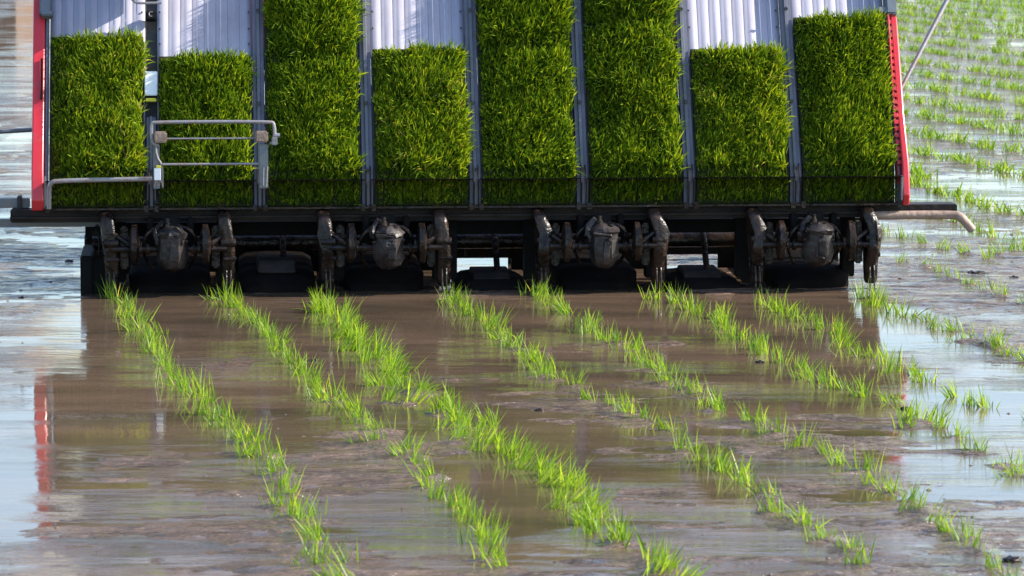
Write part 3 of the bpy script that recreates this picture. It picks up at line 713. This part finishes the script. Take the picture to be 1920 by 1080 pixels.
for key, poly in POLY.items():
    row = key if key <= 12 else int(str(key)[0])
    P_ = [Vector((*ground(*p), 0)) for p in poly]
    seglen = [(b - a).length for a, b in zip(P_, P_[1:])]; tot = sum(seglen)
    stepd = .112 if row == 3 else (.121 if row <= 8 else .16)
    nn = max(2, round(tot / stepd) + 1)
    for k in range(nn):
        dd = tot * k / (nn - 1); j = 0
        while j < len(seglen) - 1 and dd > seglen[j]: dd -= seglen[j]; j += 1
        p = P_[j].lerp(P_[j + 1], min(1, dd / max(seglen[j], 1e-6)))
        thin = key in (44, 77, 55) or row >= 9
        x, y = p.x + random.gauss(0, .010), p.y + random.gauss(0, .03)
        if thin and random.random() < (.12 if row >= 9 else .03): continue
        add_hill(x, y, row, random.uniform(.75, 1.0) if thin else random.uniform(.82, 1.12))
        if row == 3 and random.random() < (.5 if y > -2 else .95): add_hill(x + random.uniform(-.07, .02), y + random.gauss(0, .04), row, random.uniform(.7, 1.0))
for px, py, rw in ((915, 800, 3), (1700, 800, 6), (1010, 556, 5), (1648, 560, 8), (1872, 478, 10), (1895, 470, 10)):
    add_hill(*ground(px, py), rw, 1.0)
# older rows farther off, parallel to the newest pass
far = []
yaw = R(17)
for r_ in range(0, 34):
    x0, y0 = ground(1760, 340); x0 += .40 / math.cos(yaw) * r_
    off = fbm(np.array([r_ * .7]), np.array([3.0]), 1, 2, 5)[0] * .08
    for k in range(-60, 160):
        t = k * .13
        x = x0 + off - math.sin(yaw) * t + random.gauss(0, .014); y = y0 + math.cos(yaw) * t + random.gauss(0, .02)
        d = DIST + y; px = 960 + x / d * FPX
        if y < y0 + .05 or px < 1655 or px > 2010 or d > 36: continue
        if random.random() < .03 or fbm(np.array([t * .25 + r_]), np.array([r_ * .9]), 1.3, 2, 31)[0] < -.8: continue
        far.append((x, y, 0, random.uniform(.8, 1.1), r_))
far.sort(key=lambda h: h[1])
hills.sort(key=lambda h: h[1]); extra = hills[297:]; hills = hills[:297]      # the farthest few join the mass of older rows
far = [(h[0], h[1], 0, h[3], 0) for h in extra] + far
nind = 0
near_far = far[:max(0, nind)]; rest = far[max(0, nind):]
ORD = ['', 'first', 'second', 'third', 'fourth', 'fifth', 'sixth', 'seventh', 'eighth', 'ninth', 'tenth', 'eleventh', 'twelfth', 'thirteenth', 'fourteenth', 'fifteenth',
       'sixteenth', 'seventeenth', 'eighteenth', 'nineteenth', 'twentieth'] + ['twenty-' + q for q in ('first', 'second', 'third', 'fourth', 'fifth', 'sixth', 'seventh', 'eighth', 'ninth')] + ['thirtieth'] + ['thirty-' + q for q in ('first', 'second', 'third', 'fourth', 'fifth')]
byrow = {}
for h in hills: byrow.setdefault(h[2], []).append(h)
allh = []
for row in sorted(byrow):
    L_ = sorted(byrow[row], key=(lambda h: -h[1]) if row <= 8 else (lambda h: h[0])); n_ = len(L_)
    for k, h in enumerate(L_):
        if row <= 8:
            a_, b_ = (ORD[k + 1] + ' from the machine', 0) if k < n_ / 2 else (ORD[n_ - k] + ' from the near end', 0)
        else: a_ = ORD[k + 1] + ' from its left end'
        allh.append((h, 'rice clump in the %s, %s' % (ROWN[row].replace(' from the left', ''), a_), 'rice clumps of the ' + ROWN[row].replace('from the left', 'from the left')))
fr = {}
for h in near_far: fr.setdefault(h[4], []).append(h)
for q, r_ in enumerate(sorted(fr)):
    for k, h in enumerate(sorted(fr[r_], key=lambda h: h[0])):
        allh.append((h, 'small rice clump, %s from the left in the %s older row beyond the panel' % (ORD[k + 1], ORD[q + 1]), 'older rice clumps beyond the right side'))
for h, lab, grp in allh:
    x, y, row, sc = h[:4]
    o = bpy.data.objects.new('rice_seedling', variants[random.randrange(14)]); COL.objects.link(o)
    o.location = (x, y, 0); o.rotation_euler = (random.gauss(0, .07), random.gauss(0, .07), random.uniform(0, 6.28))
    if row == 3: o.rotation_euler = (random.gauss(.1, .12), random.gauss(.18, .15), random.uniform(-.6, .6))
    sc *= 1.12 if row == 3 else .93
    o.scale = (sc, sc, sc * random.uniform(.85, 1.1))
    tag(o, lab, 'rice clump', grp)
# each clump stands in a little heap of mud
mc = np.zeros(len(mud.data.vertices) * 3, np.float32); mud.data.vertices.foreach_get('co', mc); mc = mc.reshape(-1, 3)
sel = np.where((mc[:, 0] > -2) & (mc[:, 0] < 2.2) & (mc[:, 1] > -5.6) & (mc[:, 1] < 1.2))[0]; sub = mc[sel]
for h in hills:
    if h[1] > 1.2: continue
    dx = sub[:, 0] - h[0] - random.gauss(0, .01); dy = sub[:, 1] - h[1] + .012
    r2 = (dx / random.uniform(.020, .042)) ** 2 + (dy / random.uniform(.025, .06)) ** 2
    k_ = np.where(r2 < 6)[0]
    if len(k_): sub[k_, 2] += (random.uniform(.004, .009) * np.exp(-r2[k_]) + .0018 * np.exp(-r2[k_] / 2) * fbm(sub[k_, 0], sub[k_, 1], 40, 2, 77)).astype(np.float32)
mc[sel] = sub; mud.data.vertices.foreach_set('co', mc.ravel()); mud.data.update()
# the rest of the older rows as one mass
bs, ds, Ls, ws, drs = [], [], [], [], []
for x, y, _, sc, _r in rest:
    nb = 32; b_ = RNG.normal(size=(nb, 3)) * np.array([.018, .02, 0]) + np.array([x, y, -.008])
    bs.append(b_); ds.append(np.stack([RNG.normal(size=nb) * .38 + .08, RNG.normal(size=nb) * .38, np.ones(nb)], -1))
    Ls.append((.042 + .045 * RNG.random(nb)) * sc); ws.append(.0034 + .0018 * RNG.random(nb)); drs.append(.05 + .4 * RNG.random(nb) ** 2)
me = blades_mesh('distant_rice_rows', np.concatenate(bs), np.concatenate(ds), np.concatenate(Ls), np.concatenate(ws), np.concatenate(drs), M['grass2'], 3)
o = bpy.data.objects.new('distant_rice_rows', me); COL.objects.link(o)
tag(o, 'dense older rice rows in the far right of the field', 'rice rows', kind='stuff')
print('hills', len(hills), 'far', len(far), 'rest', len(rest))

# ------------------------------------------------------------------ clods of mud, torn leaves
def clod(px, py, size, seed):
    rnd = random.Random(seed); bm = bmesh.new(); bmesh.ops.create_icosphere(bm, subdivisions=3, radius=1)
    for v in bm.verts:
        n_ = v.co.normalized(); k = 1 + .35 * math.sin(n_.x * 5 + seed) * math.cos(n_.y * 4 - seed) + .2 * math.sin(n_.z * 9 + n_.x * 7 + seed) + rnd.gauss(0, .04)
        v.co = Vector((n_.x * size * 1.3, n_.y * size, n_.z * size * .55)) * k
    me = bpy.data.meshes.new('mud_clod'); bm.to_mesh(me); bm.free(); me.materials.append(M['mudmetal'])
    me.polygons.foreach_set('use_smooth', [True] * len(me.polygons))
    o = bpy.data.objects.new('mud_clod', me); COL.objects.link(o); x, y = ground(px, py); o.location = (x, y, 0); return o
for k, (px, py, s_, lab) in enumerate([
    (1838, 516, .022, 'dark wet mud clod, larger of two, right of the bent tube'), (1822, 512, .012, 'small dark mud clod beside the larger clod right of the bent tube'),
    (1898, 1052, .014, 'dark glinting mud clod at the bottom right corner'), (588, 677, .008, 'small glinting mud clod between the second and third rows'),
    (1010, 770, .008, 'small dark mud clod between the third and fourth rows'), (1425, 680, .009, 'small dark mud clod left of the sixth row'), (1700, 768, .012, 'dark mud clod by the red reflection'),
    (1600, 836, .006, 'tiny dark mud clod near the fifth row'), (130, 490, .010, 'small dark mud clod on the water left of the machine'), (93, 530, .007, 'tiny mud clod near the left edge of the machine'),
    (40, 558, .006, 'tiny mud clod at the left edge of the photo, below the machine level'), (1900, 522, .012, 'flat dark mud clod at the right edge, past the bent tube'), (895, 770, .005, 'tiny clod just behind the third row')]):
    tag(clod(px, py, s_, k), lab, 'mud clod')

# crumbs of mud, straw bits and bubbles nobody could count
nC = 1500; cy_ = -5.0 + 9.0 * RNG.random(nC) ** 1.3; cx2 = (RNG.random(nC) - .5) * .262 * (DIST + cy_)
hC, sC = relief(cx2, cy_)
keep = (RNG.random(nC) < np.clip(.12 + (hC + .006) * 90, .05, 1)) & ~((np.abs(cx2 + .1) < 1.15) & (cy_ > -.05))
cx2, cy_, hC = cx2[keep], cy_[keep], hC[keep]; nC = len(cx2)
octv = np.array([(1, 0, 0), (0, 1, 0), (-1, 0, 0), (0, -1, 0), (0, 0, 1), (0, 0, -1)], float)
octf = np.array([(0, 1, 4), (1, 2, 4), (2, 3, 4), (3, 0, 4), (1, 0, 5), (2, 1, 5), (3, 2, 5), (0, 3, 5)])
szC = .0010 + .0034 * RNG.random(nC) ** 4
vC = octv[None] * (szC[:, None, None] * np.array([1.8, 1.2, .8])) * (1 + .5 * (RNG.random((nC, 6, 1)) - .5))
vC += np.stack([cx2, cy_, np.maximum(hC, 0) + szC * -.1], -1)[:, None]
me = bpy.data.meshes.new('mud_crumbs'); me.from_pydata(vC.reshape(-1, 3).tolist(), [], (octf[None] + (np.arange(nC) * 6)[:, None, None]).reshape(-1, 3).tolist()); me.materials.append(M['mud'])
tag_o = bpy.data.objects.new('mud_crumbs', me); COL.objects.link(tag_o); tag(tag_o, 'fine dark crumbs of mud scattered over the wet field', 'mud crumbs', kind='stuff')

# ------------------------------------------------------------------ far shed whose brown wall is mirrored at the top left
sh = empty('timber_shed', (-8.6, 42, 0)); tag(sh, 'brown timber shed far beyond the field, seen only as a reflection', 'shed')
b = MB(); b.box((0, 0, .95), (5, 3, 1.9)); b.build('wall', M['shed'], sh)
b = MB(); b.prism([(-1.7, 1.88), (0, 2.2), (1.7, 1.88), (1.7, 1.93), (0, 2.28), (-1.7, 1.93)], -2.6, 2.6); b.build('roof', M['roof'], sh)
b = MB(); b.box((1.2, -1.51, .85), (.9, .06, 1.7)); b.build('door', M['roof'], sh)
